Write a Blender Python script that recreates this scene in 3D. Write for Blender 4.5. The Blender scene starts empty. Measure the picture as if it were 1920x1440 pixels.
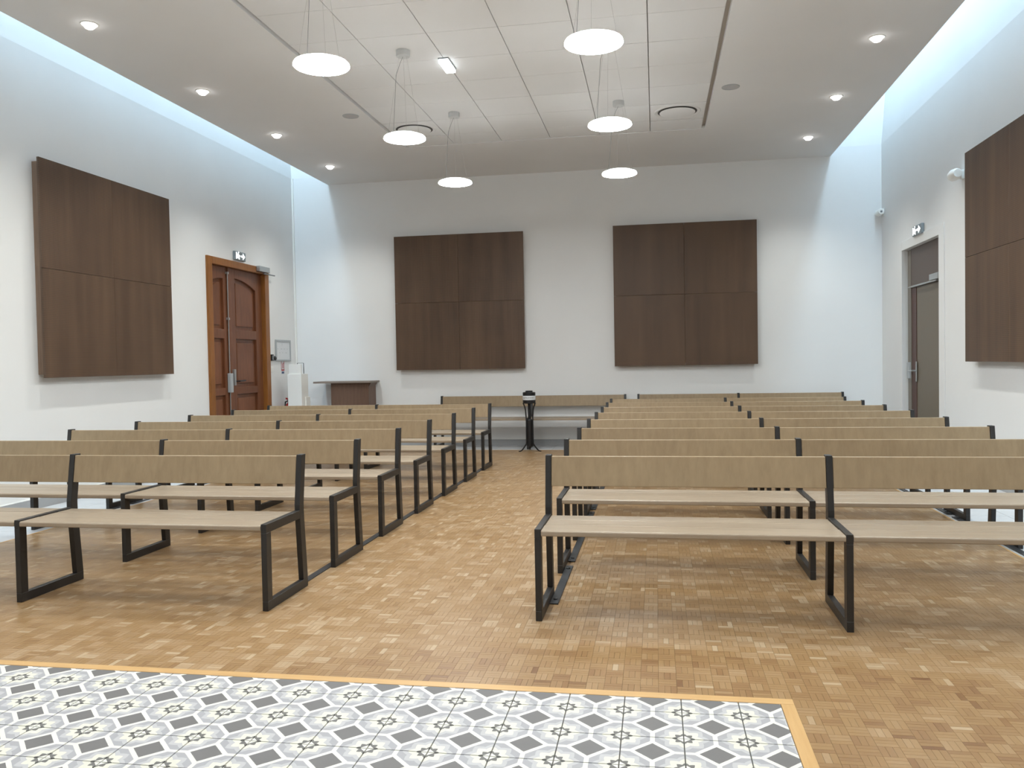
import bpy, bmesh, math, random
import numpy as np
from mathutils import Vector, Matrix

random.seed(7)
rng = np.random.default_rng(7)
SC = bpy.context.scene
COL = SC.collection

# ------------------------------------------------------------------ camera
FOCAL_PX, YAW, PITCH, ROLL, CAM_H = 1556.27, -0.17187, -0.02729, -0.01794, 1.2294
_cy, _sy, _cp, _sp = math.cos(YAW), math.sin(YAW), math.cos(PITCH), math.sin(PITCH)
FWD = Vector((_sy*_cp, _cy*_cp, _sp))
_r0 = Vector((_cy, -_sy, 0)); _u0 = _r0.cross(FWD)
RIGHT = math.cos(ROLL)*_r0 + math.sin(ROLL)*_u0
UP = -math.sin(ROLL)*_r0 + math.cos(ROLL)*_u0
cam_data = bpy.data.cameras.new('camera')
cam_data.sensor_width = 36.0
cam_data.lens = FOCAL_PX/1920*36.0
cam_data.clip_start = 0.05
cam = bpy.data.objects.new('camera', cam_data)
M = Matrix((RIGHT, UP, -FWD)).transposed().to_4x4()
M.translation = Vector((0, 0, CAM_H))
cam.matrix_world = M
COL.objects.link(cam)
SC.camera = cam

# ------------------------------------------------------------------ world, light levels, exposure
W = bpy.data.worlds.new('world'); SC.world = W; W.use_nodes = True
W.node_tree.nodes['Background'].inputs[0].default_value = (0.55, 0.65, 0.8, 1)
W.node_tree.nodes['Background'].inputs[1].default_value = 0.05
SC.view_settings.view_transform = 'Standard'
SC.view_settings.look = 'None'
SC.view_settings.gamma = 1.0
SC.view_settings.exposure = 0.18
SC.view_settings.use_curve_mapping = False
PENDANT_EMIT = 77.0          # round pendant diffusers
DOWNLIGHT_W = 31.0           # each recessed spot, watts
UPLIGHT_EMIT = 4.5         # glow from the top of each pendant
COVE_EMIT = 12.8              # cool strip lamps at the top of the light wells
SC.cycles.max_bounces = 8
SC.cycles.diffuse_bounces = 6
SC.cycles.glossy_bounces = 3
SC.cycles.sample_clamp_indirect = 6.0
SC.cycles.use_denoising = True

# ------------------------------------------------------------------ room measures (metres)
XL, XR, YB, YF = -5.42, 3.03, 11.95, -3.0
ZC = 3.94
LIN = 4.06            # height where the wall lining stops
ZTOP = 6.20
FL = 0.22               # outward flare of the light wells
CXL, CXR = -4.84, 2.378   # edges of the lowered ceiling
WX0, WX1, WY1 = -4.62, 2.14, 11.30   # parquet field
PX1, PY1 = 0.420, 3.020   # corner of the patterned cement-tile field
TX, TY, TS = 0.2735, 2.9023, 0.2     # a corner of the tile grid, tile size

# ------------------------------------------------------------------ helpers
def srgb(r, g, b):
    f = lambda v: v/12.92 if v <= 0.04045 else ((v+0.055)/1.055)**2.4
    return (f(r/255), f(g/255), f(b/255), 1.0)

class MB:
    """collects boxes, prisms and lathes; build() links them as one mesh object"""
    def __init__(s): s.v, s.f = [], []
    def add(s, vs, fs):
        n = len(s.v); s.v += [tuple(v) for v in vs]; s.f += [tuple(i+n for i in f) for f in fs]; return s
    def box(s, x0, x1, y0, y1, z0, z1):
        return s.add([(x0,y0,z0),(x1,y0,z0),(x1,y1,z0),(x0,y1,z0),(x0,y0,z1),(x1,y0,z1),(x1,y1,z1),(x0,y1,z1)],
                     [(0,3,2,1),(4,5,6,7),(0,1,5,4),(1,2,6,5),(2,3,7,6),(3,0,4,7)])
    def prism(s, pts, a, b, axis='x'):
        """extrude a 2D outline from a to b along an axis; pts are the two other coordinates in order"""
        n = len(pts)
        def P(p, t): return {'x': (t, p[0], p[1]), 'y': (p[0], t, p[1]), 'z': (p[0], p[1], t)}[axis]
        vs = [P(p, a) for p in pts] + [P(p, b) for p in pts]
        fs = [tuple(range(n))[::-1], tuple(range(n, 2*n))] + [(i, (i+1) % n, n+(i+1) % n, n+i) for i in range(n)]
        return s.add(vs, fs)
    def lathe(s, prof, c=(0,0,0), n=32, axis='z', caps=True):
        vs, fs = [], []
        for r, h in prof:
            for k in range(n):
                a = 2*math.pi*k/n; x, y = r*math.cos(a), r*math.sin(a)
                p = {'z': (x, y, h), 'x': (h, x, y), 'y': (x, h, y)}[axis]
                vs.append((c[0]+p[0], c[1]+p[1], c[2]+p[2]))
        for j in range(len(prof)-1):
            for k in range(n):
                fs.append((j*n+k, j*n+(k+1) % n, (j+1)*n+(k+1) % n, (j+1)*n+k))
        if caps:
            fs.append(tuple(range(n))[::-1]); fs.append(tuple(range((len(prof)-1)*n, len(prof)*n)))
        return s.add(vs, fs)
    def tube(s, pts, r, n=8):
        pts = [Vector(p) for p in pts]; vs, fs = [], []
        for i, p in enumerate(pts):
            d = (pts[min(i+1, len(pts)-1)] - pts[max(i-1, 0)]).normalized()
            a = d.cross(Vector((0,0,1)))
            if a.length < 1e-3: a = d.cross(Vector((1,0,0)))
            a.normalize(); b = d.cross(a)
            for k in range(n):
                t = 2*math.pi*k/n; vs.append(p + a*r*math.cos(t) + b*r*math.sin(t))
        for i in range(len(pts)-1):
            for k in range(n):
                fs.append((i*n+k, i*n+(k+1) % n, (i+1)*n+(k+1) % n, (i+1)*n+k))
        fs.append(tuple(range(n))[::-1]); fs.append(tuple(range((len(pts)-1)*n, len(pts)*n)))
        return s.add(vs, fs)
    def flat(s, pts, w, t):
        """flat bar following pts (in a vertical plane through the z axis), width w across, thickness t"""
        pts = [Vector(p) for p in pts]; vs, fs = [], []
        for i, p in enumerate(pts):
            d = (pts[min(i+1, len(pts)-1)] - pts[max(i-1, 0)]).normalized()
            side = Vector((-p.y, p.x, 0)).normalized()
            nrm = d.cross(side).normalized()
            for a, b in ((-1,-1),(1,-1),(1,1),(-1,1)):
                vs.append(p + side*(w/2*a) + nrm*(t/2*b))
        for i in range(len(pts)-1):
            for k in range(4):
                fs.append((i*4+k, i*4+(k+1) % 4, (i+1)*4+(k+1) % 4, (i+1)*4+k))
        fs.append((3,2,1,0)); m = (len(pts)-1)*4; fs.append((m, m+1, m+2, m+3))
        return s.add(vs, fs)
    def mesh(s, name, mat, bevel=0.0, seg=2, smooth=False):
        me = bpy.data.meshes.new(name)
        me.from_pydata(s.v, [], s.f)
        bm = bmesh.new(); bm.from_mesh(me)
        bmesh.ops.recalc_face_normals(bm, faces=bm.faces)
        if bevel > 0:
            es = [e for e in bm.edges if len(e.link_faces) == 2 and e.calc_face_angle(0) > 0.6]
            bmesh.ops.bevel(bm, geom=es, offset=bevel, segments=seg, profile=0.6, affect='EDGES', clamp_overlap=True)
        bm.to_mesh(me); bm.free()
        if smooth:
            me.shade_smooth(); me.set_sharp_from_angle(angle=0.6)
        me.materials.append(mat)
        return me
    def build(s, name, mat, parent=None, bevel=0.0, seg=2, smooth=False):
        return put(name, s.mesh(name, mat, bevel, seg, smooth), parent)

def put(name, me, parent=None, loc=None):
    o = bpy.data.objects.new(name, me); COL.objects.link(o)
    if parent is not None: o.parent = parent
    if loc is not None: o.location = loc
    return o
def empty(name, loc=(0,0,0)):
    o = bpy.data.objects.new(name, None); o.empty_display_size = 0.1; COL.objects.link(o); o.location = loc; return o
def tag(o, label=None, cat=None, group=None, kind=None):
    if label: o['label'] = label
    if cat: o['category'] = cat
    if group: o['group'] = group
    if kind: o['kind'] = kind
    return o
def structure(o, label=None): return tag(o, label, None, None, 'structure')
def copy_tree(o, parent=None):
    c = o.copy(); COL.objects.link(c)
    if parent is not None: c.parent = parent
    for ch in list(o.children): copy_tree(ch, c)
    return c
ORD = ['first', 'second', 'third', 'fourth', 'fifth', 'sixth', 'seventh', 'eighth', 'ninth', 'tenth']

# ------------------------------------------------------------------ materials
class X:
    """a socket that builds Math nodes when used in arithmetic"""
    nt = None
    def __init__(s, sock): s.s = sock
    @staticmethod
    def op(kind, *a):
        n = X.nt.nodes.new('ShaderNodeMath'); n.operation = kind
        for i, v in enumerate(a):
            if isinstance(v, X): X.nt.links.new(v.s, n.inputs[i])
            else: n.inputs[i].default_value = v
        return X(n.outputs[0])
    def __add__(s, o): return X.op('ADD', s, o)
    def __sub__(s, o): return X.op('SUBTRACT', s, o)
    def __rsub__(s, o): return X.op('SUBTRACT', o, s)
    def __mul__(s, o): return X.op('MULTIPLY', s, o)
    def __lt__(s, o): return X.op('LESS_THAN', s, o)
    def __gt__(s, o): return X.op('GREATER_THAN', s, o)
    def abs(s): return X.op('ABSOLUTE', s)
    __radd__ = __add__; __rmul__ = __mul__

def new_mat(name, col=(0.8,0.8,0.8,1), rough=0.5, metal=0.0, spec=0.5, coat=0.0):
    m = bpy.data.materials.new(name); m.use_nodes = True
    b = m.node_tree.nodes['Principled BSDF']
    b.inputs['Base Color'].default_value = col
    b.inputs['Roughness'].default_value = rough
    b.inputs['Metallic'].default_value = metal
    b.inputs['Specular IOR Level'].default_value = spec
    b.inputs['Coat Weight'].default_value = coat
    return m, m.node_tree, b
def emit_mat(name, col, strength, base=(0.8,0.8,0.8,1)):
    m, nt, b = new_mat(name, base, 0.4)
    b.inputs['Emission Color'].default_value = col
    b.inputs['Emission Strength'].default_value = strength
    return m
def coords(nt, out='Object', scale=(1,1,1)):
    tc = nt.nodes.new('ShaderNodeTexCoord'); mp = nt.nodes.new('ShaderNodeMapping')
    mp.inputs['Scale'].default_value = scale
    nt.links.new(tc.outputs[out], mp.inputs['Vector']); return mp.outputs[0]
def noise(nt, vec, scale, detail=3.0, rough=0.5):
    n = nt.nodes.new('ShaderNodeTexNoise'); n.inputs['Scale'].default_value = scale
    n.inputs['Detail'].default_value = detail; n.inputs['Roughness'].default_value = rough
    nt.links.new(vec, n.inputs['Vector']); return n.outputs['Fac']
def ramp(nt, fac, stops):
    r = nt.nodes.new('ShaderNodeValToRGB'); nt.links.new(fac, r.inputs[0])
    e = r.color_ramp.elements
    e[0].position, e[0].color = stops[0]; e[1].position, e[1].color = stops[-1]
    for p, c in stops[1:-1]:
        k = e.new(p); k.color = c
    return r.outputs[0]
def mix(nt, fac, a, b, mode='MIX'):
    n = nt.nodes.new('ShaderNodeMix'); n.data_type = 'RGBA'; n.blend_type = mode
    for sock, v in ((n.inputs[0], fac), (n.inputs[6], a), (n.inputs[7], b)):
        if isinstance(v, X): v = v.s
        if isinstance(v, bpy.types.NodeSocket): nt.links.new(v, sock)
        else: sock.default_value = v
    return n.outputs[2]
def bump(nt, bsdf, h, strength=0.1, dist=0.01):
    n = nt.nodes.new('ShaderNodeBump'); n.inputs['Strength'].default_value = strength; n.inputs['Distance'].default_value = dist
    nt.links.new(h, n.inputs['Height']); nt.links.new(n.outputs[0], bsdf.inputs['Normal'])

def plaster(name, col):
    m, nt, b = new_mat(name, col, 0.75, spec=0.25)
    v = coords(nt); f = noise(nt, v, 1.3, 3)
    lo = tuple(c*0.97 for c in col[:3]) + (1,)
    nt.links.new(ramp(nt, f, [(0.3, lo), (0.7, col)]), b.inputs['Base Color'])
    bump(nt, b, noise(nt, v, 160, 2), 0.06, 0.002)
    return m
def wood(name, dark, light, axis='x', rough=0.45, stretch=14, spec=0.4, scale=3.0, coat=0.0, relief=0.05):
    m, nt, b = new_mat(name, light, rough, spec=spec, coat=coat)
    sc = {'x': (1/stretch*3, 3, 3), 'y': (3, 1/stretch*3, 3), 'z': (3, 3, 1/stretch*3)}[axis]
    oi = nt.nodes.new('ShaderNodeObjectInfo')
    tc = nt.nodes.new('ShaderNodeTexCoord'); mp = nt.nodes.new('ShaderNodeMapping'); mp.inputs['Scale'].default_value = sc
    add = nt.nodes.new('ShaderNodeVectorMath'); add.operation = 'ADD'
    mul = nt.nodes.new('ShaderNodeMath'); mul.operation = 'MULTIPLY'; mul.inputs[1].default_value = 37.0
    nt.links.new(oi.outputs['Random'], mul.inputs[0])
    nt.links.new(tc.outputs['Object'], add.inputs[0]); nt.links.new(mul.outputs[0], add.inputs[1])
    nt.links.new(add.outputs[0], mp.inputs['Vector'])
    f1 = noise(nt, mp.outputs[0], scale*6, 5, 0.6); f2 = noise(nt, add.outputs[0], scale*0.7, 2)
    X.nt = nt
    f = X(f1)*0.65 + X(f2)*0.35 + (X(oi.outputs['Random'])-0.5)*0.12
    nt.links.new(ramp(nt, f.s, [(0.28, dark), (0.72, light)]), b.inputs['Base Color'])
    bump(nt, b, f1, relief, 0.002)
    return m

M_WALL = plaster('white_wall_paint', srgb(227, 227, 226))
M_CEIL = plaster('ceiling_paint', srgb(226, 226, 226))
M_WELL = plaster('white_light_well_paint', srgb(236, 238, 238))
M_CTILE = plaster('mineral_ceiling_tile', srgb(222, 222, 222))
M_GAP = new_mat('dark_ceiling_void', srgb(205, 203, 200), 0.9)[0]
M_SLOT = new_mat('dark_air_slot', srgb(78, 77, 76), 0.8)[0]
M_BASE = new_mat('grey_baseboard', srgb(160, 161, 162), 0.5)[0]
M_BASETOP = new_mat('white_bead', srgb(232, 232, 228), 0.5)[0]
M_SCREED = new_mat('brown_screed', srgb(124, 95, 66), 0.8)[0]
M_GROUT = new_mat('dark_grout', srgb(96, 94, 92), 0.9)[0]
M_STEEL = new_mat('charcoal_powder_coat', srgb(37, 35, 34), 0.42, spec=0.5)[0]
M_STRIP = new_mat('charcoal_flat_bar', srgb(58, 60, 63), 0.4, metal=0.2)[0]
M_BLACK = new_mat('black_metal', srgb(22, 22, 24), 0.4)[0]
M_ALU = new_mat('brushed_aluminium', srgb(176, 178, 178), 0.35, metal=0.8)[0]
M_GREYPL = new_mat('grey_plastic', srgb(120, 124, 126), 0.5)[0]
M_LTGREY = new_mat('light_grey_metal', srgb(168, 172, 174), 0.45)[0]
M_WHITEPL = new_mat('white_plastic', srgb(232, 232, 228), 0.45)[0]
M_PAPER = new_mat('white_paper', srgb(214, 216, 218), 0.7)[0]
M_PRINT = new_mat('grey_print', srgb(150, 152, 156), 0.8)[0]
M_INK = new_mat('dark_print', srgb(96, 92, 90), 0.8)[0]
M_RED = new_mat('red_enamel', srgb(168, 28, 30), 0.35)[0]
M_BLUE = new_mat('blue_print', srgb(70, 84, 118), 0.6)[0]
M_BACKREST = wood('greige_bench_backrest', srgb(134, 114, 88), srgb(158, 137, 108), 'z', 0.42, 4, 0.4, 1.6)
M_SEAT = wood('greige_bench_seat', srgb(139, 123, 105), srgb(165, 149, 129), 'x', 0.33, 30, relief=0.01)
M_FRAMEWOOD = wood('orange_stained_door_frame', srgb(112, 68, 28), srgb(152, 98, 46), 'z', 0.4)
M_LEAF = wood('red_brown_door_leaf', srgb(92, 54, 34), srgb(128, 80, 52), 'z', 0.42)
M_LECT = wood('brown_laminate', srgb(90, 68, 56), srgb(112, 86, 70), 'z', 0.5)
M_LECTTOP = wood('grey_brown_top', srgb(122, 110, 102), srgb(144, 132, 122), 'x', 0.45)
M_TRIMWOOD = wood('pale_oak_edging', srgb(182, 143, 92), srgb(201, 164, 113), 'x', 0.4)
M_TAUPE = new_mat('taupe_door_paint', srgb(104, 92, 75), 0.45)[0]
M_TRANSOM = new_mat('brown_transom_paint', srgb(89, 75, 66), 0.5)[0]
M_MAROON = new_mat('red_brown_strip', srgb(76, 46, 35), 0.5)[0]
M_DOORMETAL = new_mat('grey_door_frame_metal', srgb(119, 112, 103), 0.45)[0]
M_CANOPY = new_mat('pale_grey_canopy', srgb(196, 198, 198), 0.5)[0]
M_CABLE = new_mat('steel_cable', srgb(170, 170, 170), 0.5)[0]
M_SPEAKER = new_mat('grey_grille', srgb(178, 178, 180), 0.7)[0]
M_LAMP = emit_mat('pendant_diffuser', (0.95, 1.0, 1.01, 1), PENDANT_EMIT)
M_UPLIGHT = emit_mat('pendant_uplight', (0.95, 1.0, 1.01, 1), UPLIGHT_EMIT)
M_SPOT = emit_mat('downlight_lens', (1.0, 0.98, 0.96, 1), 12.0)
M_EMERG = emit_mat('emergency_light_lens', (0.86, 0.95, 1.0, 1), 3.5)
M_SIGN = emit_mat('exit_sign_white', (0.95, 1.0, 1.0, 1), 2.4)
M_SIGNFACE = new_mat('exit_sign_face', srgb(126, 134, 138), 0.4)[0]
M_COVE = emit_mat('cove_strip_lens', (0.58, 0.81, 1.0, 1), COVE_EMIT)

# perforated wood panel
def panel_mat():
    m, nt, b = new_mat('perforated_walnut_panel', srgb(92, 72, 60), 0.5, spec=0.35)
    tc = nt.nodes.new('ShaderNodeTexCoord'); oi = nt.nodes.new('ShaderNodeObjectInfo')
    X.nt = nt
    mul = X(oi.outputs['Random'])*53.0
    add = nt.nodes.new('ShaderNodeVectorMath'); add.operation = 'ADD'
    nt.links.new(tc.outputs['Object'], add.inputs[0]); nt.links.new(mul.s, add.inputs[1])
    mp = nt.nodes.new('ShaderNodeMapping'); mp.inputs['Scale'].default_value = (1, 1, 0.06)
    nt.links.new(add.outputs[0], mp.inputs['Vector'])
    f = X(noise(nt, mp.outputs[0], 7, 5, 0.6))*0.7 + X(noise(nt, add.outputs[0], 1.6, 2))*0.3
    c = ramp(nt, f.s, [(0.25, srgb(72, 54, 42)), (0.75, srgb(106, 83, 64))])
    sep = nt.nodes.new('ShaderNodeSeparateXYZ'); nt.links.new(tc.outputs['Object'], sep.inputs[0])
    hx = (X.op('PINGPONG', X(sep.outputs[0])+X(sep.outputs[1]), 0.008))
    hz = (X.op('PINGPONG', X(sep.outputs[2]), 0.008))
    d = X.op('SQRT', hx*hx + hz*hz)
    hole = (d < 0.0028)
    c2 = mix(nt, hole*0.85, c, srgb(20, 14, 12))
    nt.links.new(c2, b.inputs['Base Color'])
    return m
M_PANEL = panel_mat()

M_PANELSIDE = wood('lit_panel_edge', srgb(112, 88, 70), srgb(136, 110, 90), 'z', 0.5)  # paler than the boards: light on the panel sides is put into the colour

# parquet fingers: "tone" per finger
def parquet_mat():
    m, nt, b = new_mat('oak_mosaic_parquet', srgb(186, 146, 96), 0.36, spec=0.45)
    at = nt.nodes.new('ShaderNodeAttribute'); at.attribute_name = 'tone'
    oi = nt.nodes.new('ShaderNodeObjectInfo')
    v = coords(nt, 'Object', (1, 1, 1))
    geo = nt.nodes.new('ShaderNodeNewGeometry')
    X.nt = nt
    big = X(noise(nt, geo.outputs['Position'], 0.8, 2))
    fine = X(noise(nt, v, 90, 3, 0.6))
    t = X(at.outputs['Fac'])*0.72 + big*0.2 + fine*0.14 + (X(oi.outputs['Random'])-0.5)*0.43 - 0.03
    c = ramp(nt, t.s, [(0.02, srgb(109, 76, 48)), (0.22, srgb(132, 99, 65)), (0.55, srgb(148, 117, 79)), (0.82, srgb(158, 129, 95)), (1.0, srgb(175, 152, 122))])
    nt.links.new(c, b.inputs['Base Color'])
    r = (big-0.5)*0.12 + X(at.outputs['Fac'])*0.08 + 0.32
    nt.links.new(r.s, b.inputs['Roughness'])
    bump(nt, b, fine.s, 0.05, 0.001)
    return m
M_PARQ = parquet_mat()

# encaustic cement tile: grey diamond in a white band, grey octagon with a starburst round every corner
def cement_mat():
    m, nt, b = new_mat('patterned_cement_tile', srgb(220, 220, 212), 0.55, spec=0.35)
    uv = nt.nodes.new('ShaderNodeUVMap'); uv.uv_map = 'tile'
    sep = nt.nodes.new('ShaderNodeSeparateXYZ'); nt.links.new(uv.outputs[0], sep.inputs[0])
    geo = nt.nodes.new('ShaderNodeNewGeometry')
    wob = noise(nt, geo.outputs['Position'], 60, 2)
    mott = noise(nt, geo.outputs['Position'], 14, 4, 0.6)
    X.nt = nt
    w = (X(wob)-0.5)*0.012
    au, av = X(sep.outputs[0]).abs(), X(sep.outputs[1]).abs()
    p, q = 0.5-au, 0.5-av
    d1 = au+av+w
    r = X.op('SQRT', p*p+q*q) + w
    th = X.op('ARCTAN2', q, p)
    s = (X.op('FRACT', th*(8/(2*math.pi))) - 0.5).abs()*2.0
    octo = (d1 > 0.385)*(X.op('MAXIMUM', p, q) < 0.462)
    white, grey, grey2 = srgb(214, 212, 203), srgb(178, 177, 178), srgb(158, 157, 160)
    off, dark, diam = srgb(208, 205, 192), srgb(104, 102, 99), srgb(108, 106, 105)
    c = mix(nt, octo, white, mix(nt, (r > (0.325 + 0.09*s)), grey, grey2))
    c = mix(nt, r < (0.238 + 0.085*s), c, off)
    c = mix(nt, r < (0.132 + 0.058*s), c, dark)
    c = mix(nt, (p+q) < 0.118, c, white)
    c = mix(nt, d1 < 0.278, c, diam)
    c = mix(nt, 0.35, c, ramp(nt, mott, [(0.3, (0.86, 0.86, 0.86, 1)), (0.7, (1, 1, 1, 1))]), 'MULTIPLY')
    nt.links.new(c, b.inputs['Base Color'])
    return m
M_CEMENT = cement_mat()
def floor_tile_mat():
    m, nt, b = new_mat('pale_grey_floor_tile', srgb(206, 207, 208), 0.35)
    v = coords(nt); oi = nt.nodes.new('ShaderNodeObjectInfo'); X.nt = nt
    f = X(noise(nt, v, 5, 4))*0.8 + X(oi.outputs['Random'])*0.2
    nt.links.new(ramp(nt, f.s, [(0.3, srgb(183, 184, 187)), (0.7, srgb(198, 199, 200))]), b.inputs['Base Color'])
    return m
M_FTILE = floor_tile_mat()

# ================================================================== ROOM SHELL
# ---- floor
floor = MB().box(XL-0.2, XR+0.25, YF-0.2, YB+0.2, -0.20, -0.012).build('floor', M_SCREED)
structure(floor, 'oak parquet floor edged with grey tiles and a patterned cement-tile field')

# parquet: squares of three fingers, laid in basket weave
BS, FW = 0.0675, 0.0225
def block_mesh(name, tones):
    v, f, tn = [], [], []
    for k, t in enumerate(tones):
        g, ch, zt = 0.0001, 0.00035, random.uniform(-0.0001, 0.0001)
        x0, x1, y0, y1 = -BS/2+g, BS/2-g, -BS/2+k*FW+g, -BS/2+(k+1)*FW-g
        n = len(v)
        v += [(x0,y0,-0.003),(x1,y0,-0.003),(x1,y1,-0.003),(x0,y1,-0.003),
              (x0+ch,y0+ch,zt),(x1-ch,y0+ch,zt),(x1-ch,y1-ch,zt),(x0+ch,y1-ch,zt)]
        f += [(n+4,n+5,n+6,n+7),(n,n+1,n+5,n+4),(n+1,n+2,n+6,n+5),(n+2,n+3,n+7,n+6),(n+3,n,n+4,n+7)]
        tn += [t]*5
    me = bpy.data.meshes.new(name); me.from_pydata(v, [], f)
    a = me.attributes.new('tone', 'FLOAT', 'FACE'); a.data.foreach_set('value', tn)
    me.materials.append(M_PARQ); return me
def tone():
    t = min(1.0, max(0.0, random.gauss(0.5, 0.09)))
    if random.random() < 0.06: t = random.choice((0.14, 0.95))
    return t
cells = []
OX, OY = PX1+0.047, PY1+0.047
for i in range(int((WX0-OX)/BS)-1, int((WX1-OX)/BS)+1):
    for j in range(-24, int((WY1-OY)/BS)+1):
        x, y = OX + (i+0.5)*BS, OY + (j+0.5)*BS
        if x < OX and y < OY: continue
        cells.append((x, y, (i+j) % 2))
def in_view(x, y):
    d = Vector((x, y, -CAM_H)); z = d.dot(FWD)
    return z > 0.1 and abs(d.dot(RIGHT)/z*FOCAL_PX) < 985 and abs(d.dot(UP)/z*FOCAL_PX) < 740
cells.sort(key=lambda c: (not in_view(c[0], c[1]), c[0]**2 + c[1]**2))
variants = [block_mesh('parquet_block', (tone(), tone(), tone())) for _ in range(36)]
NSINGLE = 300
for x, y, o in cells[:NSINGLE]:
    b = put('parquet_block', random.choice(variants), floor, (x, y, 0))
    b.rotation_euler.z = math.pi/2 if o else 0.0
rest = cells[NSINGLE:]
def parquet_field(rest):
    n = len(rest)*3
    V = np.zeros((n, 8, 3)); T = np.clip(np.repeat(rng.uniform(0.5-0.30, 0.5+0.30, len(rest)), 3) + rng.normal(0, 0.09, n), 0, 1)
    odd = rng.random(n) < 0.05; T[odd] = np.where(rng.random(odd.sum()) < .5, 0.14, 0.95)
    k = 0; g, ch = 0.0001, 0.00035
    for x, y, o in rest:
        for m in range(3):
            x0, x1, y0, y1 = -BS/2+g, BS/2-g, -BS/2+m*FW+g, -BS/2+(m+1)*FW-g
            P = [(x0,y0,-0.003),(x1,y0,-0.003),(x1,y1,-0.003),(x0,y1,-0.003),(x0+ch,y0+ch,0),(x1-ch,y0+ch,0),(x1-ch,y1-ch,0),(x0+ch,y1-ch,0)]
            if o: P = [(-b, a, c) for a, b, c in P]
            V[k] = P; V[k, :, 0] += x; V[k, :, 1] += y; k += 1
    V[:, :, 0] = np.clip(V[:, :, 0], WX0, WX1); V[:, :, 1] = np.minimum(V[:, :, 1], WY1)
    V[:, 4:, 2] += rng.uniform(-0.0001, 0.0001, (n, 1))
    F0 = np.array([(4,5,6,7),(0,1,5,4),(1,2,6,5),(2,3,7,6),(3,0,4,7)])
    F = (F0[None] + (np.arange(n)*8)[:, None, None]).reshape(-1)
    me = bpy.data.meshes.new('parquet_blocks')
    me.vertices.add(n*8); me.vertices.foreach_set('co', V.reshape(-1))
    me.loops.add(len(F)); me.loops.foreach_set('vertex_index', F.astype(np.int32))
    me.polygons.add(n*5); me.polygons.foreach_set('loop_start', np.arange(0, len(F), 4, dtype=np.int32))
    a = me.attributes.new('tone', 'FLOAT', 'FACE')
    me.polygons.foreach_set('use_smooth', np.zeros(n*5, dtype=bool))
    me.update(calc_edges=True)
    me.shade_flat()
    a = me.attributes['tone']; a.data.foreach_set('value', np.repeat(T, 5).astype(np.float32))
    me.materials.append(M_PARQ)
    return me
pf = put('parquet_blocks', parquet_field(rest), floor); pf['kind'] = 'stuff'

# patterned cement tiles
def cement_tile_mesh(x0, x1, y0, y1):
    """tile piece in local metres about the tile centre, chamfered top, uv in tile units"""
    g, ch = 0.0011, 0.0012
    X0, X1, Y0, Y1 = x0+g, x1-g, y0+g, y1-g
    v = [(X0,Y0,-0.011),(X1,Y0,-0.011),(X1,Y1,-0.011),(X0,Y1,-0.011),(X0+ch,Y0+ch,0),(X1-ch,Y0+ch,0),(X1-ch,Y1-ch,0),(X0+ch,Y1-ch,0)]
    f = [(4,5,6,7),(0,1,5,4),(1,2,6,5),(2,3,7,6),(3,0,4,7)]
    me = bpy.data.meshes.new('cement_tile'); me.from_pydata(v, [], f)
    uv = me.uv_layers.new(name='tile')
    for l in me.loops:
        p = me.vertices[l.vertex_index].co; uv.data[l.index].uv = (p.x/TS, p.y/TS)
    me.materials.append(M_CEMENT); return me
H = TS/2
t_full, t_col = cement_tile_mesh(-H, H, -H, H), cement_tile_mesh(-H, PX1-(TX+H), -H, H)
t_row, t_cor = cement_tile_mesh(-H, H, -H, PY1-(TY+H)), cement_tile_mesh(-H, PX1-(TX+H), -H, PY1-(TY+H))
for i in range(-1, 19):
    for j in range(-1, 9):
        me = t_cor if (i == -1 and j == -1) else t_col if i == -1 else t_row if j == -1 else t_full
        put('cement_tile', me, floor, (TX-H-i*TS, TY-H-j*TS, 0))
MB().box(-4.4, PX1, 0.8, PY1, -0.013, -0.0045).build('tile_grout', M_GROUT, floor)
e0, e1 = PX1, PX1+0.047
MB().box(-4.6, e1, PY1, PY1+0.047, -0.011, 0.0012).build('oak_edging', M_TRIMWOOD, floor, 0.001, 1)
ed = MB().box(PY1*0, 3.02-0.5, -0.0235, 0.0235, -0.011, 0.0012).build('oak_edging', M_TRIMWOOD, floor, 0.001, 1)
ed.rotation_euler.z = math.pi/2; ed.location = (PX1+0.0235, 0.5, 0)

# pale grey tiles along the walls
def ftile(x0, x1, y0, y1):
    g = 0.0015
    MB().box(x0+g-(x0+x1)/2, x1-g-(x0+x1)/2, y0+g-(y0+y1)/2, y1-g-(y0+y1)/2, -0.011, 0.0).build('floor_tile', M_FTILE, floor, 0.0012, 1).location = ((x0+x1)/2, (y0+y1)/2, 0)
y = 11.95
while y > 3.2:
    for a, b in ((XL, XL+0.40), (XL+0.40, WX0-0.012)): ftile(a, b, y-0.4, y)
    for a, b in ((WX1+0.012, WX1+0.45), (WX1+0.45, XR)): ftile(a, b, y-0.4, y)
    y -= 0.4
x = WX0-0.012
while x < WX1-0.01:
    x2 = min(x+0.4, WX1+0.012)
    ftile(x, x2, WY1+0.012, WY1+0.35); ftile(x, x2, WY1+0.35, YB); x = x2
for nm, bx in (('edge_strip', (WX0-0.012, WX0+0.004, 3.1, WY1+0.012)), ('edge_strip', (WX1-0.004, WX1+0.012, 3.1, WY1+0.012)), ('edge_strip', (WX0, WX1, WY1-0.002, WY1+0.012))):
    MB().box(*bx, -0.011, 0.0015).build(nm, M_TRIMWOOD, floor, 0.0008, 1)

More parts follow.
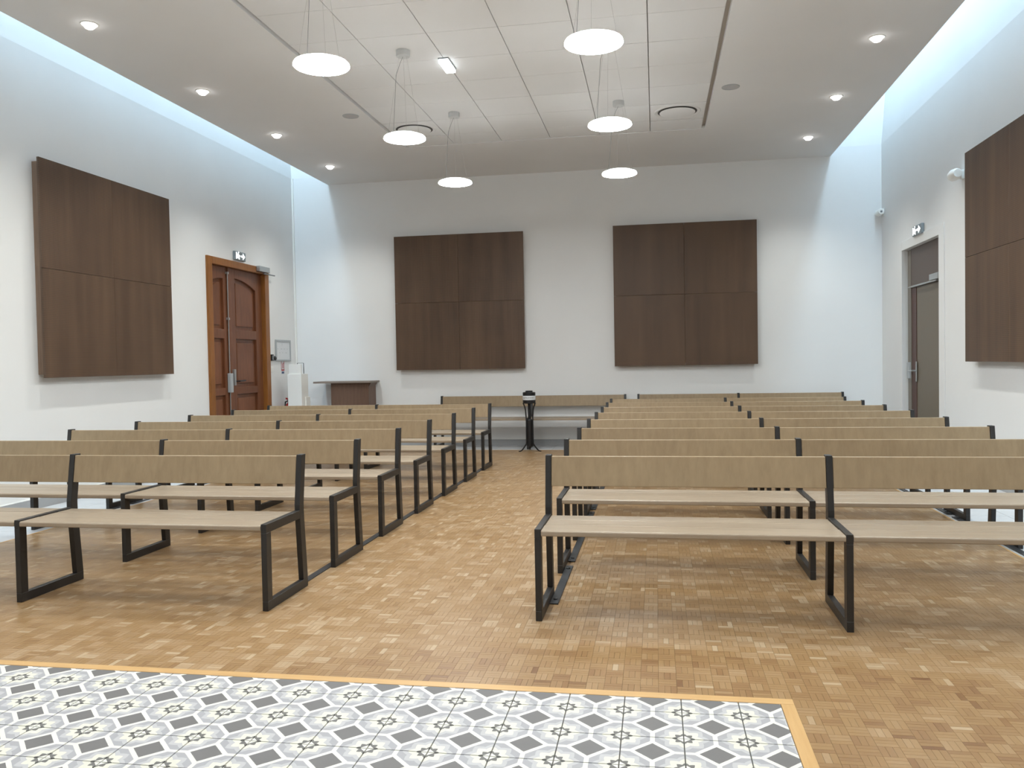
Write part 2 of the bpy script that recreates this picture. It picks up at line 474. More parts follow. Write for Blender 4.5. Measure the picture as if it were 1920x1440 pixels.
# ---- walls (lining to LIN, set back above; openings for the two doors)
D1 = (9.50, 10.97, 2.565)   # y0, y1, top of the wooden double door opening
D2 = (9.64, 11.00, 2.51)    # opening of the taupe door
wl = MB()
wl.box(XL-0.2, XL, YF, D1[0], 0, LIN).box(XL-0.2, XL, D1[1], YB+0.2, 0, LIN).box(XL-0.2, XL, D1[0], D1[1], D1[2], LIN)
wl.box(XL-0.2, XL-0.12, D1[0], D1[1], 0, D1[2]).prism([(XL, LIN), (XL-FL, ZTOP), (XL-FL-0.1, ZTOP), (XL-0.2, LIN)], YF, YB+FL, 'y')
structure(wl.build('wall_left', M_WALL), 'white plaster wall holding the carved wooden double door')
wr = MB()
wr.box(XR, XR+0.25, YF, D2[0], 0, LIN).box(XR, XR+0.25, D2[1], YB+0.2, 0, LIN).box(XR, XR+0.25, D2[0], D2[1], D2[2], LIN)
wr.box(XR+0.15, XR+0.25, D2[0], D2[1], 0, D2[2]).prism([(XR, LIN), (XR+FL, ZTOP), (XR+FL+0.1, ZTOP), (XR+0.25, LIN)], YF, YB+FL, 'y')
structure(wr.build('wall_right', M_WALL), 'white plaster wall holding the plain taupe door')
structure(MB().box(XL, XR, YB, YB+0.2, 0, LIN).prism([(YB, LIN), (YB+FL, ZTOP), (YB+FL+0.1, ZTOP), (YB+0.2, LIN)], XL-FL, XR+FL, 'x').build('wall_back', M_WALL), 'white end wall carrying two square wooden panels')
structure(MB().box(XL-0.5, XR+0.5, YF-0.2, YF, 0, ZTOP).build('wall_front', M_WALL), 'white wall behind the viewer')

# ---- baseboards with a white bead on top
def baseboard(name, boxes, bead):
    o = MB()
    for b in boxes: o.box(*b)
    o = structure(o.build(name, M_BASE)); t = MB()
    for b in bead: t.box(*b)
    t.build('top_bead', M_BASETOP, o)
    return o
baseboard('baseboard_left', [(XL, XL+0.012, 3.0, 9.42, 0, 0.09), (XL, XL+0.012, 11.05, YB, 0, 0.09)], [(XL, XL+0.014, 3.0, 9.42, 0.09, 0.098), (XL, XL+0.014, 11.05, YB, 0.09, 0.098)])
baseboard('baseboard_right', [(XR-0.012, XR, 3.0, 9.46, 0, 0.09), (XR-0.012, XR, 11.14, YB, 0, 0.09)], [(XR-0.014, XR, 3.0, 9.46, 0.09, 0.098), (XR-0.014, XR, 11.14, YB, 0.09, 0.098)])
baseboard('baseboard_back', [(XL+0.012, XR-0.012, YB-0.012, YB, 0, 0.09)], [(XL+0.014, XR-0.014, YB-0.014, YB, 0.09, 0.095)])
structure(MB().box(XL+0.001, XL+0.028, YB-0.026, YB-0.001, 0.10, LIN).build('trim_1', M_BASETOP, None, 0.003), 'slim white cable duct up the corner beside the wooden double door')

# ---- lowered ceiling with a field of square mineral tiles
GX0, GX1, GY1 = -3.065, 0.610, 10.150       # field opening
ce = MB()
ce.box(CXL, GX0, YF, YB, ZC, ZC+0.06).box(GX1, CXR, YF, YB, ZC, ZC+0.06).box(GX0, GX1, GY1, YB, ZC, ZC+0.06).box(GX0, GX1, YF, 3.1, ZC, ZC+0.06)
ce.box(CXL, CXL+0.03, YF, YB, ZC+0.06, ZTOP).box(CXR-0.03, CXR, YF, YB, ZC+0.06, ZTOP)
ceiling = structure(ce.build('ceiling', M_CEIL), 'lowered white ceiling with a sunken field of square tiles')
MB().box(GX0, GX1, 3.1, GY1, ZC+0.05, ZC+0.09).build('ceiling_void', M_GAP, ceiling)
MB().box(XL-0.5, XR+0.5, YF-0.2, YB+0.5, ZTOP, ZTOP+0.1).build('roof_slab', M_WELL, ceiling)
cx = [-3.03+0.6*k for k in range(7)]
cyr = [10.135, 9.70] + [9.10-0.6*k for k in range(11)]
ctile_cache = {}
for i in range(6):
    for j in range(len(cyr)-1):
        if i in (0, 5) and j == 1: continue                      # these two cells hold the air diffusers
        g = 0.0035; gy = 0.0024
        ya, yb = cyr[j+1], cyr[j]
        if i in (0, 5) and j == 0: ya += 0.016
        w, d = 0.6, yb-ya
        key = round(d, 3)
        if key not in ctile_cache:
            ctile_cache[key] = MB().box(-w/2+g, w/2-g, -d/2+gy, d/2-gy, 0.004, 0.022).mesh('ceiling_tile', M_CTILE, 0.0008, 1)
        put('ceiling_tile', ctile_cache[key], ceiling, (cx[i]+w/2, (ya+yb)/2, ZC))

# ---- cool strip lamps at the top of the two light wells (above the view)
def cove_light(x, side):
    t = empty('cove_light', (x, 0, ZTOP))
    MB().box(-0.21, 0.21, YF+0.1, YB-0.05, -0.05, 0).build('housing', M_WHITEPL, t)
    MB().box(-0.20, 0.20, YF+0.12, YB-0.07, -0.056, -0.05).build('diffuser', M_COVE, t)
    tag(t, f'cool white strip lamp in the light well over the {side}', 'lamp', 'strip lamps in the light wells')
cove_light(-5.28, 'wooden double door')
cove_light(2.86, 'taupe door')

# ================================================================== DOORS
def door_wood():
    d = structure(empty('door_1', (XL, 10.235, 0)), 'carved red-brown wooden double door in an orange-brown frame')
    ox, oy = XL, 10.235
    B = lambda b, x0, x1, y0, y1, z0, z1: b.box(x0-ox, x1-ox, y0-oy, y1-oy, z0, z1)
    f = MB()
    B(f, XL-0.11, XL+0.028, 9.42, 9.53, 0, 2.60); B(f, XL-0.11, XL+0.028, 10.93, 11.05, 0, 2.60); B(f, XL-0.11, XL+0.028, 9.53, 10.93, 2.51, 2.60)
    f.build('door_frame', M_FRAMEWOOD, d, 0.006)
    def leaf(y0, y1, s0, s1, zl, zr):
        """s0,s1: panel edges; zl,zr: top of the upper panel at its two edges (half an arch)"""
        b = MB()
        xb, xf = XL-0.085, XL-0.035
        B(b, xb, xb+0.018, y0, y1, 0.005, 2.508)
        B(b, xb+0.018, xf, y0, s0, 0.005, 2.508); B(b, xb+0.018, xf, s1, y1, 0.005, 2.508)
        for z0, z1 in ((0.005, 0.16), (0.86, 0.955), (1.59, 1.71)): B(b, xb+0.018, xf, s0, s1, z0, z1)
        n = 8; pts = []
        for k in range(n+1):
            t = k/n
            e = t**2 if zl > zr else (1-t)**2
            pts.append((s0+(s1-s0)*t-oy, max(zl, zr) + (min(zl, zr)-max(zl, zr))*e))
        poly = pts + [(s1-oy, 2.508), (s0-oy, 2.508)]
        b.prism(poly, xb+0.018-ox, xf-ox, 'x')
        o = b.build('door_leaf', M_LEAF, d, 0.004)
        for z0, z1 in ((0.21, 0.81), (1.005, 1.54), (1.76, min(zl, zr)-0.05)):
            p = MB(); yy0, yy1 = s0+0.05, s1-0.05
            if z0 > 1.7:
                pl = [(yy0-oy, z0), (yy1-oy, z0)] + [(q[0]*(yy1-yy0)/(s1-s0) + 0*q[0] + ((yy0+yy1)/2-(s0+s1)/2) - ((s0+s1)/2-oy)*((yy1-yy0)/(s1-s0)-1), q[1]-0.055) for q in reversed(pts)]
                p.prism(pl, xb+0.015-ox, xb+0.030-ox, 'x')
            else:
                B(p, xb+0.015, xb+0.030, yy0, yy1, z0, z1)
            p.build('raised_panel', M_LEAF, o, 0.008)
        return o
    l = leaf(9.532, 9.955, 9.61, 9.89, 2.315, 2.36)
    r = leaf(9.965, 10.928, 10.19, 10.76, 2.385, 2.265)
    m = MB(); B(m, XL-0.036, XL-0.018, 9.985, 10.06, 0.01, 2.508)
    m.build('meeting_stile', M_LEAF, d, 0.004)
    x = XL-0.012
    MB().tube([(x-ox, 9.962-oy, 0.02), (x-ox, 9.962-oy, 2.45)], 0.0065).build('bolt_rod', M_ALU, d, smooth=True)
    for z in (1.83, 2.42):
        m = MB(); B(m, XL-0.035, XL+0.002, 9.945, 9.979, z, z+0.03); m.build('rod_guide', M_ALU, d, 0.003)
    m = MB(); B(m, XL-0.03, XL+0.02, 9.93, 9.995, 0.89, 1.14); m.build('bolt_case', M_LTGREY, d, 0.008)
    m = MB(); B(m, XL-0.03, XL+0.012, 10.04, 10.085, 0.98, 1.19); m.build('lock_plate', M_ALU, d, 0.004)
    m = MB().tube([(XL-0.018-ox, 10.11-oy, 1.035), (XL+0.05-ox, 10.11-oy, 1.035), (XL+0.055-ox, 10.25-oy, 1.04)], 0.010)
    m.build('lever_handle', M_BLACK, d, smooth=True)
    c = MB(); B(c, XL+0.028, XL+0.085, 10.68, 10.98, 2.53, 2.605); o = c.build('door_closer', M_ALU, d, 0.006)
    a = MB(); B(a, XL+0.05, XL+0.07, 10.84, 11.17, 2.505, 2.52); a.build('closer_arm', M_GREYPL, o, 0.003)
    return d
door_wood()

def door_taupe():
    d = structure(empty('door_2', (XR, 10.32, 0)), 'plain taupe door with brown overpanel and steel lever')
    ox, oy = XR, 10.32
    B = lambda b, x0, x1, y0, y1, z0, z1: b.box(x0-ox, x1-ox, y0-oy, y1-oy, z0, z1)
    c = MB()
    B(c, XR-0.012, XR, 9.475, 9.64, 0, 2.62); B(c, XR-0.012, XR, 11.0, 11.14, 0, 2.62); B(c, XR-0.012, XR, 9.64, 11.0, 2.51, 2.62)
    c.build('casing', M_WALL, d, 0.002)
    xp = XR+0.05
    f = MB(); B(f, xp, xp+0.06, 10.845, 10.972, 0, 2.50); B(f, xp, xp+0.06, 9.64, 9.69, 0, 2.04); B(f, xp, xp+0.06, 9.64, 10.845, 2.035, 2.065)
    f.build('door_frame', M_DOORMETAL, d, 0.004)
    t = MB(); B(t, xp+0.004, xp+0.06, 9.64, 10.845, 2.065, 2.51); t.build('overpanel', M_TRANSOM, d, 0.003)
    l = MB(); B(l, xp+0.014, xp+0.055, 9.69, 10.842, 0.006, 2.033); lf = l.build('door_leaf', M_TAUPE, d, 0.003)
    s = MB(); B(s, xp+0.008, xp+0.02, 10.66, 10.842, 0.01, 2.03); s.build('door_strip', M_MAROON, lf, 0.002)  # narrow red-brown strip down the handle side of the leaf
    p = MB(); B(p, xp-0.002, xp+0.008, 10.635, 10.665, 0.90, 1.14); hp = p.build('handle_plate', M_ALU, d, 0.003)
    MB().tube([(xp-ox, 10.65-oy, 1.03), (xp-0.05-ox, 10.65-oy, 1.03), (xp-0.05-ox, 10.79-oy, 1.025)], 0.010).build('lever_handle', M_ALU, hp, smooth=True)
    k = MB(); B(k, xp-0.02, xp+0.004, 10.86, 10.96, 0.93, 1.13); k.build('strike_box', M_LTGREY, d, 0.006)
    c = MB(); B(c, xp-0.045, xp+0.014, 9.72, 10.02, 2.05, 2.12); o = c.build('door_closer', M_ALU, d, 0.008)
    a = MB(); B(a, xp-0.04, xp-0.018, 9.80, 10.82, 2.032, 2.046); a.build('closer_arm', M_ALU, o, 0.003)
door_taupe()

# ================================================================== BENCHES
FR = 0.030   # frame bar width
def side_frame_mesh():
    b = MB(); h = FR/2
    b.prism([(0,0),(0.485,0),(0.485,0.048),(0,0.048)], -h, h, 'x')                     # floor bar
    b.prism([(0,0.048),(0.052,0.048),(0.052,0.392),(0,0.392)], -h, h, 'x')             # front leg
    b.prism([(0,0.392),(0.40,0.392),(0.40,0.437),(0,0.437)], -h, h, 'x')               # seat bar
    b.prism([(0.428,0.048),(0.485,0.048),(0.453,0.42),(0.453,0.47),(0.492,0.737),(0.438,0.737),(0.398,0.47),(0.398,0.42)], -h, h, 'x')   # rear post
    return b.mesh('side_frame', M_STEEL, 0.0015, 1)
FRAME = side_frame_mesh()
def plank_meshes(span):
    L = (span-FR)/2-0.0015
    out = []
    for a, b in ((0.0, 0.142), (0.146, 0.272), (0.276, 0.396)):
        m = MB()
        if a == 0.0:    # front plank rounds over its front edge
            prof = [(0.002, 0.404), (0.0, 0.408)] + [(0.009-0.009*math.cos(t), 0.421+0.009*math.sin(t)) for t in (0.0, 0.4, 0.8, 1.2, 1.57)] + [(b, 0.430), (b, 0.404)]
            m.prism(prof, -L, L, 'x'); out.append(m.mesh('seat_plank', M_SEAT))
        else:
            m.box(-L, L, a, b, 0.404, 0.430); out.append(m.mesh('seat_plank', M_SEAT, 0.003, 1))
    m = MB()
    s = (0.492-0.453)/(0.737-0.47)
    y = lambda z: 0.402 + (z-0.47)*0.1498
    m.prism([(y(0.578), 0.578), (y(0.730), 0.730), (y(0.730)+0.024, 0.730), (y(0.578)+0.024, 0.575)], -L, L, 'x')
    return out, m.mesh('backrest', M_BACKREST, 0.002, 1)
def make_bench(span):
    t = empty('wooden_bench')
    planks, back = plank_meshes(span)
    for k in (-1, 0, 1): put('side_frame', FRAME, t, (k*span, 0, 0))
    for k in (-0.5, 0.5):
        for p in planks: put('seat_plank', p, t, (k*span, 0, 0))
        put('backrest', back, t, (k*span, 0, 0))
    return t
SPAN, Y0, DY = 1.395, 3.848, 0.8849
XCL, XCR = -3.336, 0.836
proto = make_bench(SPAN); used = False
def bench(x, y, label, group):
    global used
    o = copy_tree(proto) if used else proto
    used = True
    o.location = (x, y, 0); tag(o, label, 'bench', group)
def side_name(s): return 'on the aisle side with the wooden double door' if s < 0 else 'on the aisle side with the taupe door'
for k in range(7):
    bench(XCL, Y0+DY*k, f'wooden bench, {ORD[k]} row from the front, {side_name(-1)}', 'benches in rows beside the aisle')
for k in range(8):
    bench(XCR, Y0+DY*k, f'wooden bench, {ORD[k]} row from the front, {side_name(1)}', 'benches in rows beside the aisle')
for xa, xb, lab in ((-3.105, -0.432, 'wooden bench against the end wall, behind the black collection stand'), (-0.247, 2.49, 'wooden bench against the end wall, behind the last row near the taupe door')):
    b = make_bench((xb-xa)/2); b.location = ((xa+xb)/2, 11.39, 0); tag(b, lab, 'bench', 'benches along the end wall')

# flat bars on the floor that tie one row to the next
def floor_bar_mesh():
    return MB().box(-0.0215, 0.0215, 0.0, 0.775, 0.0015, 0.0075).mesh('flat_bar', M_STRIP, 0.001, 1)
def bolt_mesh():
    return MB().lathe([(0.011, 0.0075), (0.011, 0.012), (0.007, 0.0145)], n=10).mesh('bolt', M_STEEL)
FBAR, BOLT = floor_bar_mesh(), bolt_mesh()
def floor_bar(x, y, label):
    t = empty('joining_bar', (x, y, 0))
    put('flat_bar', FBAR, t)
    for yy in (0.07, 0.70): put('bolt', BOLT, t, (0, yy, 0))
    tag(t, label, 'metal bar', 'flat bars joining the bench rows')
for k in range(6):
    for x, w in ((XCL+SPAN-FR/2-0.023, 'aisle end'), (XCL-SPAN+FR/2+0.023, 'wall end')):
        if k == 1 and w == 'wall end': continue
        floor_bar(x, Y0+DY*k+0.275, f'charcoal floor bar joining {ORD[k]} and {ORD[k+1]} rows, {w}, wooden door side')
for k in range(7):
    for x, w in ((XCR-SPAN+FR/2+0.023, 'aisle end'), (XCR+SPAN-FR/2-0.023, 'wall end')):
        floor_bar(x, Y0+DY*k+0.275, f'charcoal floor bar joining {ORD[k]} and {ORD[k+1]} rows, {w}, taupe door side')

# ================================================================== WOODEN WALL PANELS
def acoustic_panel(name, c, width, height, facing, label):
    """c: centre of the wall-side back; facing '+x','-x','-y'"""
    t = empty('acoustic_panel', c)
    w, h = width/2, height/2
    d0, d1 = 0.078, 0.100
    bk = MB().box(-w+0.035, w-0.035, 0.001, d0, -h+0.03, h-0.03).build('backing_box', M_PANELSIDE, t, 0.002, 1)
    for sx in (-1, 1):
        for sz in (-1, 1):
            cxp, czp = sx*w/2, sz*h/2
            me = MB().box(-w/2+0.0012, w/2-0.0012, d0, d1, -h/2+0.0012, h/2-0.0012).mesh('panel_board', M_PANEL, 0.0015, 1)
            put('panel_board', me, t, (cxp, 0, czp))
    t.rotation_euler.z = {'-y': math.pi, '+x': -math.pi/2, '-x': math.pi/2}[facing]
    tag(t, label, 'wall panel', 'square wooden wall panels')
acoustic_panel('p', (-2.825, YB, 2.113), 1.935, 1.975, '-y', 'square brown wooden wall panel on the end wall above the black collection stand')
acoustic_panel('p', (0.408, YB, 2.125), 1.965, 1.985, '-y', 'square brown wooden wall panel on the end wall, next to the taupe door')
acoustic_panel('p', (XL, 7.525, 2.130), 1.99, 1.95, '+x', 'square brown wooden wall panel beside the wooden double door')
acoustic_panel('p', (XR, 7.610, 2.143), 1.99, 1.99, '-x', 'square brown wooden wall panel beside the white wall sensor')

# ================================================================== CEILING FITTINGS
def make_pendant():
    t = empty('pendant_lamp')
    zc = ZC - 3.175            # drop; origin at the ceiling
    R = 0.182
    MB().lathe([(0.058, -0.048), (0.060, -0.044), (0.060, 0.003)], n=28).build('canopy', M_CANOPY, t, smooth=True)
    MB().lathe([(R-0.012, -zc+0.018), (R-0.006, -zc+0.026), (R-0.05, -zc+0.040), (0.03, -zc+0.042)], n=56).build('lamp_body', M_WHITEPL, t, smooth=True)
    MB().lathe([(0.02, -zc-0.002), (R-0.02, -zc), (R-0.004, -zc+0.004), (R, -zc+0.008), (R-0.002, -zc+0.018)], n=56).build('diffuser', M_LAMP, t, smooth=True)
    MB().lathe([(0.075, -zc+0.0395), (0.135, -zc+0.0395), (0.135, -zc+0.0425), (0.075, -zc+0.0425), (0.075, -zc+0.0395)], n=48, caps=False).build('uplight_ring', M_UPLIGHT, t, smooth=True)
    for k in range(3):
        a = math.radians(100 + 120*k)
        ca, sa = math.cos(a), math.sin(a)
        MB().tube([(0.035*ca, 0.035*sa, -0.045), (0.05*ca, 0.05*sa, -0.12), ((R-0.03)*ca, (R-0.03)*sa, -zc+0.036)], 0.0007, 5).build('suspension_cable', M_CABLE, t)
    MB().tube([(0.0, 0.0, -0.045), (-0.03, 0.005, -0.10), (-0.07, 0.01, -0.20), (-0.11, 0.02, -zc+0.036)], 0.0016, 6).build('power_cable', M_GREYPL, t)
    return t
pp = make_pendant(); first = True
for xi, side in ((-2.13, 'wooden double door'), (-0.352, 'taupe door')):
    for k, yy in enumerate((8.88, 7.03, 5.20, 3.36, 1.51)):
        o = pp if first else copy_tree(pp); first = False
        o.location = (xi, yy, ZC)
        tag(o, f'round white pendant lamp, {ORD[k]} from the end wall, row nearer the {side}', 'lamp', 'round pendant lamps')

def make_downlight():
    t = empty('downlight')
    MB().lathe([(0.055, -0.001), (0.056, -0.005), (0.064, -0.005), (0.067, 0.0)], n=28, caps=False).build('trim_ring', M_WHITEPL, t, smooth=True)
    MB().lathe([(0.012, -0.036), (0.028, -0.034), (0.036, -0.026), (0.053, -0.006), (0.054, -0.001)], n=28).build('lens', M_SPOT, t, smooth=True)
    return t
sp = bpy.data.lights.new('downlight_beam', 'SPOT')
sp.energy = DOWNLIGHT_W*math.pi; sp.spot_size = math.radians(114); sp.spot_blend = 1.0; sp.shadow_soft_size = 0.03; sp.color = (0.97, 1.0, 0.95)
dp = make_downlight(); first = True
for xi, side in ((-4.356, 'wooden double door'), (1.898, 'taupe door')):
    for k, yy in enumerate((10.848, 9.226, 7.606, 5.95, 4.32, 2.69, 1.05)):
        o = dp if first else copy_tree(dp); first = False
        o.location = (xi, yy, ZC)
        tag(o, f'small recessed ceiling spot, {ORD[k]} from the end wall, on the {side} side', 'lamp', 'recessed ceiling spots')
        L = bpy.data.objects.new('downlight_beam', sp); COL.objects.link(L); L.location = (xi, yy, ZC-0.05)

def loudspeaker(x, y, label):
    t = empty('loudspeaker', (x, y, ZC))
    MB().lathe([(0.076, -0.003), (0.078, -0.006), (0.088, -0.005), (0.090, 0.0)], n=32, caps=False).build('rim', M_LTGREY, t, smooth=True)
    MB().lathe([(0.01, -0.004), (0.077, -0.0035)], n=32).build('grille', M_SPEAKER, t)
    tag(t, label, 'speaker', 'flush round loudspeakers')
loudspeaker(-3.249, 8.72, 'flat grey round loudspeaker in the ceiling toward the wooden double door')
loudspeaker(0.776, 8.66, 'flat grey round loudspeaker in the ceiling toward the taupe door')

def air_diffuser(x0, label):
    t = empty('air_diffuser', (x0+0.3, 9.40, ZC))
    MB().box(-0.296, 0.296, -0.290, 0.296, 0.003, 0.016).build('square_plate', M_CTILE, t, 0.001, 1)
    MB().lathe([(0.255, 0.003), (0.245, -0.004), (0.225, -0.002), (0.213, 0.0025)], n=48, caps=False).build('outer_ring', M_CTILE, t, smooth=True)
    MB().lathe([(0.01, 0.0018), (0.214, 0.002)], n=48).build('dark_slot', M_SLOT, t)
    MB().lathe([(0.01, -0.012), (0.185, -0.012), (0.193, -0.010), (0.193, -0.006), (0.17, 0.001)], n=48).build('round_baffle', M_CTILE, t, smooth=True)
    tag(t, label, 'air vent', 'round ceiling air diffusers')
air_diffuser(cx[0], 'white round air diffuser in the ceiling tiles above a pendant lamp')
air_diffuser(cx[5], 'white round air diffuser at the ceiling tile corner near the taupe door')

t = empty('emergency_light', (-1.83, 7.405, ZC))
MB().box(-0.048, 0.048, -0.148, 0.148, -0.006, 0.004).build('base_plate', M_GREYPL, t, 0.002, 1)
MB().box(-0.044, 0.044, -0.143, 0.143, -0.040, -0.006).build('lens', M_EMERG, t, 0.006)
tag(t, 'bright oblong emergency light fixed among the ceiling tiles', 'emergency light')

# ================================================================== WALL FITTINGS
def poly(mb, pts, t0, t1): mb.prism(pts, t0, t1, 'x')
def exit_sign(loc, rz, w, h, label):
    """built facing +x in its own frame: local y across, z up"""
    t = empty('exit_sign', loc); t.rotation_euler.z = rz
    MB().box(0.0005, 0.035, -w/2, w/2, -h/2, h/2).build('housing', M_SIGNFACE, t, 0.008)
    k = w/0.28
    sc = lambda P: [(a*k, b*h/0.115) for a, b in P]
    m = MB()
    m.prism(sc([(-0.118,-0.042),(-0.098,-0.042),(-0.098,0.042),(-0.118,0.042)]), 0.033, 0.037, 'x')                                   # door post
    m.prism(sc([(-0.085,0.0),(-0.072,0.028),(-0.052,0.030),(-0.040,0.012),(-0.016,0.010),(-0.016,-0.006),(-0.034,-0.012),(-0.030,-0.044),(-0.048,-0.044),(-0.054,-0.020),(-0.078,-0.034)]), 0.033, 0.037, 'x')   # running figure
    m.prism([(-0.052*k+0.011*k*math.cos(a*math.pi/5), (0.043+0.010*math.sin(a*math.pi/5))*h/0.115) for a in range(10)], 0.033, 0.037, 'x')  # head
    m.prism(sc([(0.012,-0.012),(0.060,-0.012),(0.060,-0.042),(0.116,0.0),(0.060,0.042),(0.060,0.012),(0.012,0.012)]), 0.033, 0.037, 'x')   # arrow
    m.build('lit_symbols', M_SIGN, t)
    tag(t, label, 'exit sign', 'lit exit signs')
exit_sign((XL, 10.238, 2.68), 0, 0.285, 0.115, 'small lit exit sign above the wooden double door')
exit_sign((XR, 10.32, 2.665), math.pi, 0.34, 0.115, 'small lit exit sign above the taupe door')

# notice frame with a plan
t = empty('notice_frame', (XL, 11.49, 1.45))
w, h = 0.245, 0.155
MB().box(0.001, 0.012, -w+0.02, w-0.02, -h+0.02, h-0.02).build('sheet', M_PAPER, t)
f = MB()
for b in ((-w, -w+0.026, -h, h), (w-0.026, w, -h, h), (-w+0.026, w-0.026, -h, -h+0.022), (-w+0.026, w-0.026, h-0.03, h)): f.box(0.001, 0.022, *b)
f.build('frame', M_LTGREY, t, 0.003)
p = MB(); p.box(0.0115, 0.0125, -0.035, -0.03, 0.07, 0.105)
for k in range(7):
    yy = -0.19+0.052*k; p.box(0.0115, 0.0125, yy, yy+0.03+0.012*(k % 3), 0.02-0.028*((k*2) % 4), 0.024-0.028*((k*2) % 4))
p.build('printed_plan', M_PRINT, t)
tag(t, 'grey framed notice on the wall beside the wooden double door', 'notice')

# extinguisher sign
t = empty('extinguisher_sign', (XL, 11.48, 1.195))
MB().box(0.0005, 0.004, -0.05, 0.05, -0.093, 0.093).build('plate', M_PAPER, t)
r = MB()
r.box(0.0035, 0.005, -0.05, -0.036, -0.03, 0.093).box(0.0035, 0.005, 0.036, 0.05, -0.03, 0.093).box(0.0035, 0.005, -0.05, 0.05, -0.045, -0.022)
r.box(0.0035, 0.005, -0.012, 0.014, -0.01, 0.055).box(0.0035, 0.005, -0.004, 0.02, 0.055, 0.075)
r.build('red_symbol', M_RED, t)
MB().box(0.0035, 0.005, -0.04, 0.04, -0.086, -0.055).build('blue_square', M_BLUE, t)
tag(t, 'red and white extinguisher sign below the framed notice', 'sign')

# small fittings by the wooden door
t = empty('black_keypad', (XL, 11.115, 1.345))
MB().box(0.0005, 0.03, -0.028, 0.028, -0.045, 0.045).build('housing', M_BLACK, t, 0.005)
MB().box(0.03, 0.032, -0.02, 0.02, -0.03, 0.03).build('key_face', M_GREYPL, t)
tag(t, 'small black keypad beside the wooden double door frame', 'keypad')
t = empty('call_point', (XL, 11.215, 1.335))
MB().lathe([(0.028, 0.0005), (0.028, 0.02), (0.02, 0.03)], n=20, axis='x').build('dark_knob', M_BLACK, t, smooth=True)
MB().box(0.0004, 0.008, -0.034, 0.034, -0.034, 0.034).build('back_plate', M_GREYPL, t, 0.002, 1)
tag(t, 'small dark round push point beside the grey notice frame', 'switch')
t = empty('light_switch', (XL, 11.125, 1.18))
MB().box(0.0005, 0.009, -0.04, 0.04, -0.04, 0.04).build('plate', M_WHITEPL, t, 0.003)
MB().box(0.009, 0.013, -0.022, 0.022, -0.022, 0.022).build('rocker', M_WHITEPL, t, 0.002)
tag(t, 'white square light switch under the black keypad', 'switch')

# motion sensor and camera by the taupe door
t = empty('wall_sensor', (XR, 8.93, 3.0))
MB().box(-0.03, -0.0005, -0.03, 0.03, -0.045, 0.045).build('bracket', M_WHITEPL, t, 0.006)
MB().lathe([(0.03, 0.06), (0.052, 0.05), (0.058, 0.0), (0.052, -0.07), (0.038, -0.10)], c=(-0.085, 0, 0.0), n=24, axis='y').build('sensor_head', M_WHITEPL, t, smooth=True)
MB().tube([(-0.02, 0, -0.02), (-0.085, 0, -0.03)], 0.018).build('arm', M_WHITEPL, t, smooth=True)
tag(t, 'white rounded wall sensor beside the square panel near the taupe door', 'sensor')
t = empty('security_camera', (XR, 11.86, 3.13))
MB().box(-0.012, -0.0005, -0.05, 0.05, -0.05, 0.05).build('mount_plate', M_WHITEPL, t, 0.003)
MB().tube([(-0.01, 0, 0.0), (-0.05, -0.01, 0.01)], 0.016).build('arm', M_WHITEPL, t, smooth=True)
MB().lathe([(0.034, -0.11), (0.042, -0.10), (0.044, 0.05), (0.03, 0.065)], c=(-0.055, 0.0, 0.0), n=20, axis='y').build('camera_body', M_WHITEPL, t, smooth=True)
MB().lathe([(0.012, -0.112), (0.014, -0.1115), (0.016, -0.108)], c=(-0.055, 0.0, 0.0), n=20, axis='y').build('lens', M_GREYPL, t)
tag(t, 'white camera high in the corner past the taupe door', 'camera')

# ================================================================== LECTERN, PEDESTAL, STAND, EXTINGUISHER
t = empty('lectern', (-4.42, 11.66, 0))
MB().box(-0.29, 0.29, -0.10, 0.22, 0.0, 0.955).build('body', M_LECT, t, 0.004)
MB().box(-0.535, 0.335, -0.17, 0.27, 0.955, 0.982).build('top', M_LECTTOP, t, 0.004)
MB().prism([(0.29, 0.90), (0.325, 0.955), (0.29, 0.955)], -0.09, 0.20, 'y').build('bracket', M_LECT, t)
tag(t, 'brown wooden lectern with overhanging top against the end wall', 'lectern')

t = empty('white_pedestal', (-5.03, 11.12, 0))
MB().box(-0.103, 0.105, -0.10, 0.13, 0.0, 1.106).build('column', M_WHITEPL, t, 0.004)
MB().box(-0.088, 0.095, -0.085, -0.045, 1.106, 1.244).build('upper_slab', M_WHITEPL, t, 0.004)
MB().box(-0.09, 0.118, 0.02, 0.16, 0.0, 0.775).build('rear_step', M_WHITEPL, t, 0.004)
MB().tube([(0.005, 0.0, 1.107), (0.005, 0.0, 1.258), (0.098, 0.0, 1.258), (0.100, 0.0, 1.107)], 0.005, 6).build('wire_hoop', M_BLACK, t)
tag(t, 'tall white stepped pedestal in the corner below the framed notice', 'pedestal')

t = empty('fire_extinguisher', (-5.295, 11.41, 0))
MB().lathe([(0.070, 0.0), (0.076, 0.012), (0.076, 0.60), (0.066, 0.645), (0.03, 0.675), (0.022, 0.70)], n=28).build('cylinder', M_RED, t, smooth=True)
MB().lathe([(0.02, 0.698), (0.024, 0.715), (0.018, 0.735)], n=16).build('valve', M_BLACK, t, smooth=True)
MB().prism([(-0.01, 0.72), (-0.095, 0.735), (-0.10, 0.76), (-0.01, 0.742)], -0.012, 0.012, 'x').build('squeeze_grip', M_RED, t, 0.003)
MB().tube([(0.0, -0.02, 0.715), (-0.02, -0.085, 0.70), (-0.03, -0.10, 0.58), (-0.03, -0.092, 0.30)], 0.011).build('hose', M_BLACK, t, smooth=True)
tag(t, 'red fire extinguisher half hidden behind the white pedestal', 'fire extinguisher')

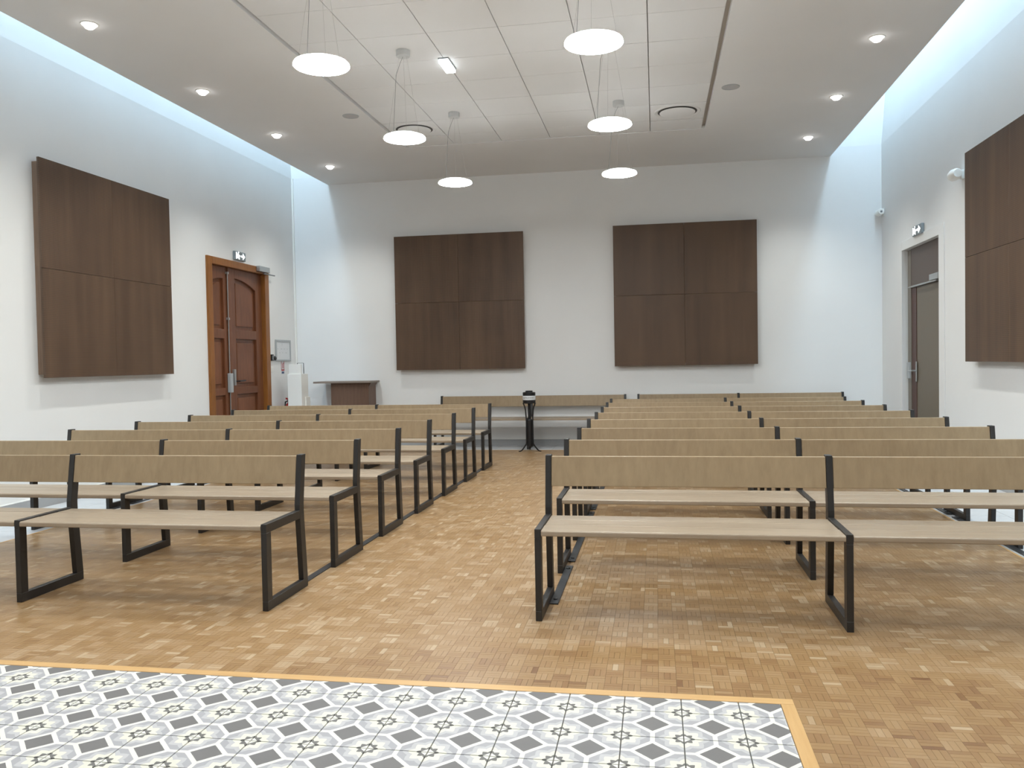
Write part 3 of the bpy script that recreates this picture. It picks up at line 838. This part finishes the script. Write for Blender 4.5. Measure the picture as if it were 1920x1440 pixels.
def collection_stand(x, y):
    t = empty('collection_stand', (x, y, 0))
    MB().lathe([(0.082, 0.652), (0.087, 0.656), (0.087, 0.802), (0.075, 0.806)], n=36).build('canister', M_BLACK, t, smooth=True)
    MB().lathe([(0.050, 0.804), (0.050, 0.822), (0.044, 0.826)], n=28).build('lid', M_BLACK, t, smooth=True)
    band = MB().lathe([(0.0878, 0.700), (0.0884, 0.702), (0.0884, 0.756), (0.0878, 0.758)], n=48, caps=False).build('white_band', M_PAPER, t, smooth=True)
    cu = bpy.data.curves.new('band_lettering', 'FONT'); cu.body = 'OFFRANDES'; cu.size = 0.030; cu.align_x = 'CENTER'; cu.align_y = 'CENTER'; cu.extrude = 0.0004; cu.resolution_u = 2
    tmp = bpy.data.objects.new('band_lettering', cu); COL.objects.link(tmp)
    bpy.context.view_layer.update()
    me = bpy.data.meshes.new_from_object(tmp.evaluated_get(bpy.context.evaluated_depsgraph_get()))
    bpy.data.objects.remove(tmp)
    for v in me.vertices:
        a = -math.pi/2 + v.co.x/0.0884; r = 0.0886 + v.co.z
        zz = 0.729 + v.co.y
        v.co = (r*math.cos(a), r*math.sin(a), zz)
    me.materials.clear(); me.materials.append(M_INK); me.name = 'lettering'
    put('lettering', me, band)
    MB().lathe([(0.040, 0.065), (0.044, 0.07), (0.044, 0.42), (0.030, 0.44)], n=24).build('lower_tube', M_BLACK, t, smooth=True)
    MB().lathe([(0.020, 0.43), (0.020, 0.655)], n=20).build('upper_post', M_BLACK, t, smooth=True)
    for k in range(3):
        a = math.radians(98.7 + 120*k); ca, sa = math.cos(a), math.sin(a)
        P = [(0.098, 0.660), (0.090, 0.648), (0.072, 0.61), (0.060, 0.56), (0.053, 0.48), (0.050, 0.40), (0.050, 0.14), (0.052, 0.105), (0.066, 0.085), (0.092, 0.055), (0.118, 0.026), (0.142, 0.010), (0.172, 0.006)]
        MB().flat([(r*ca, r*sa, z) for r, z in P], 0.020, 0.010).build('leg', M_BLACK, t)
    tag(t, 'black metal collection stand with white lettered band at the end of the aisle', 'stand')
collection_stand(-1.709, 11.19)
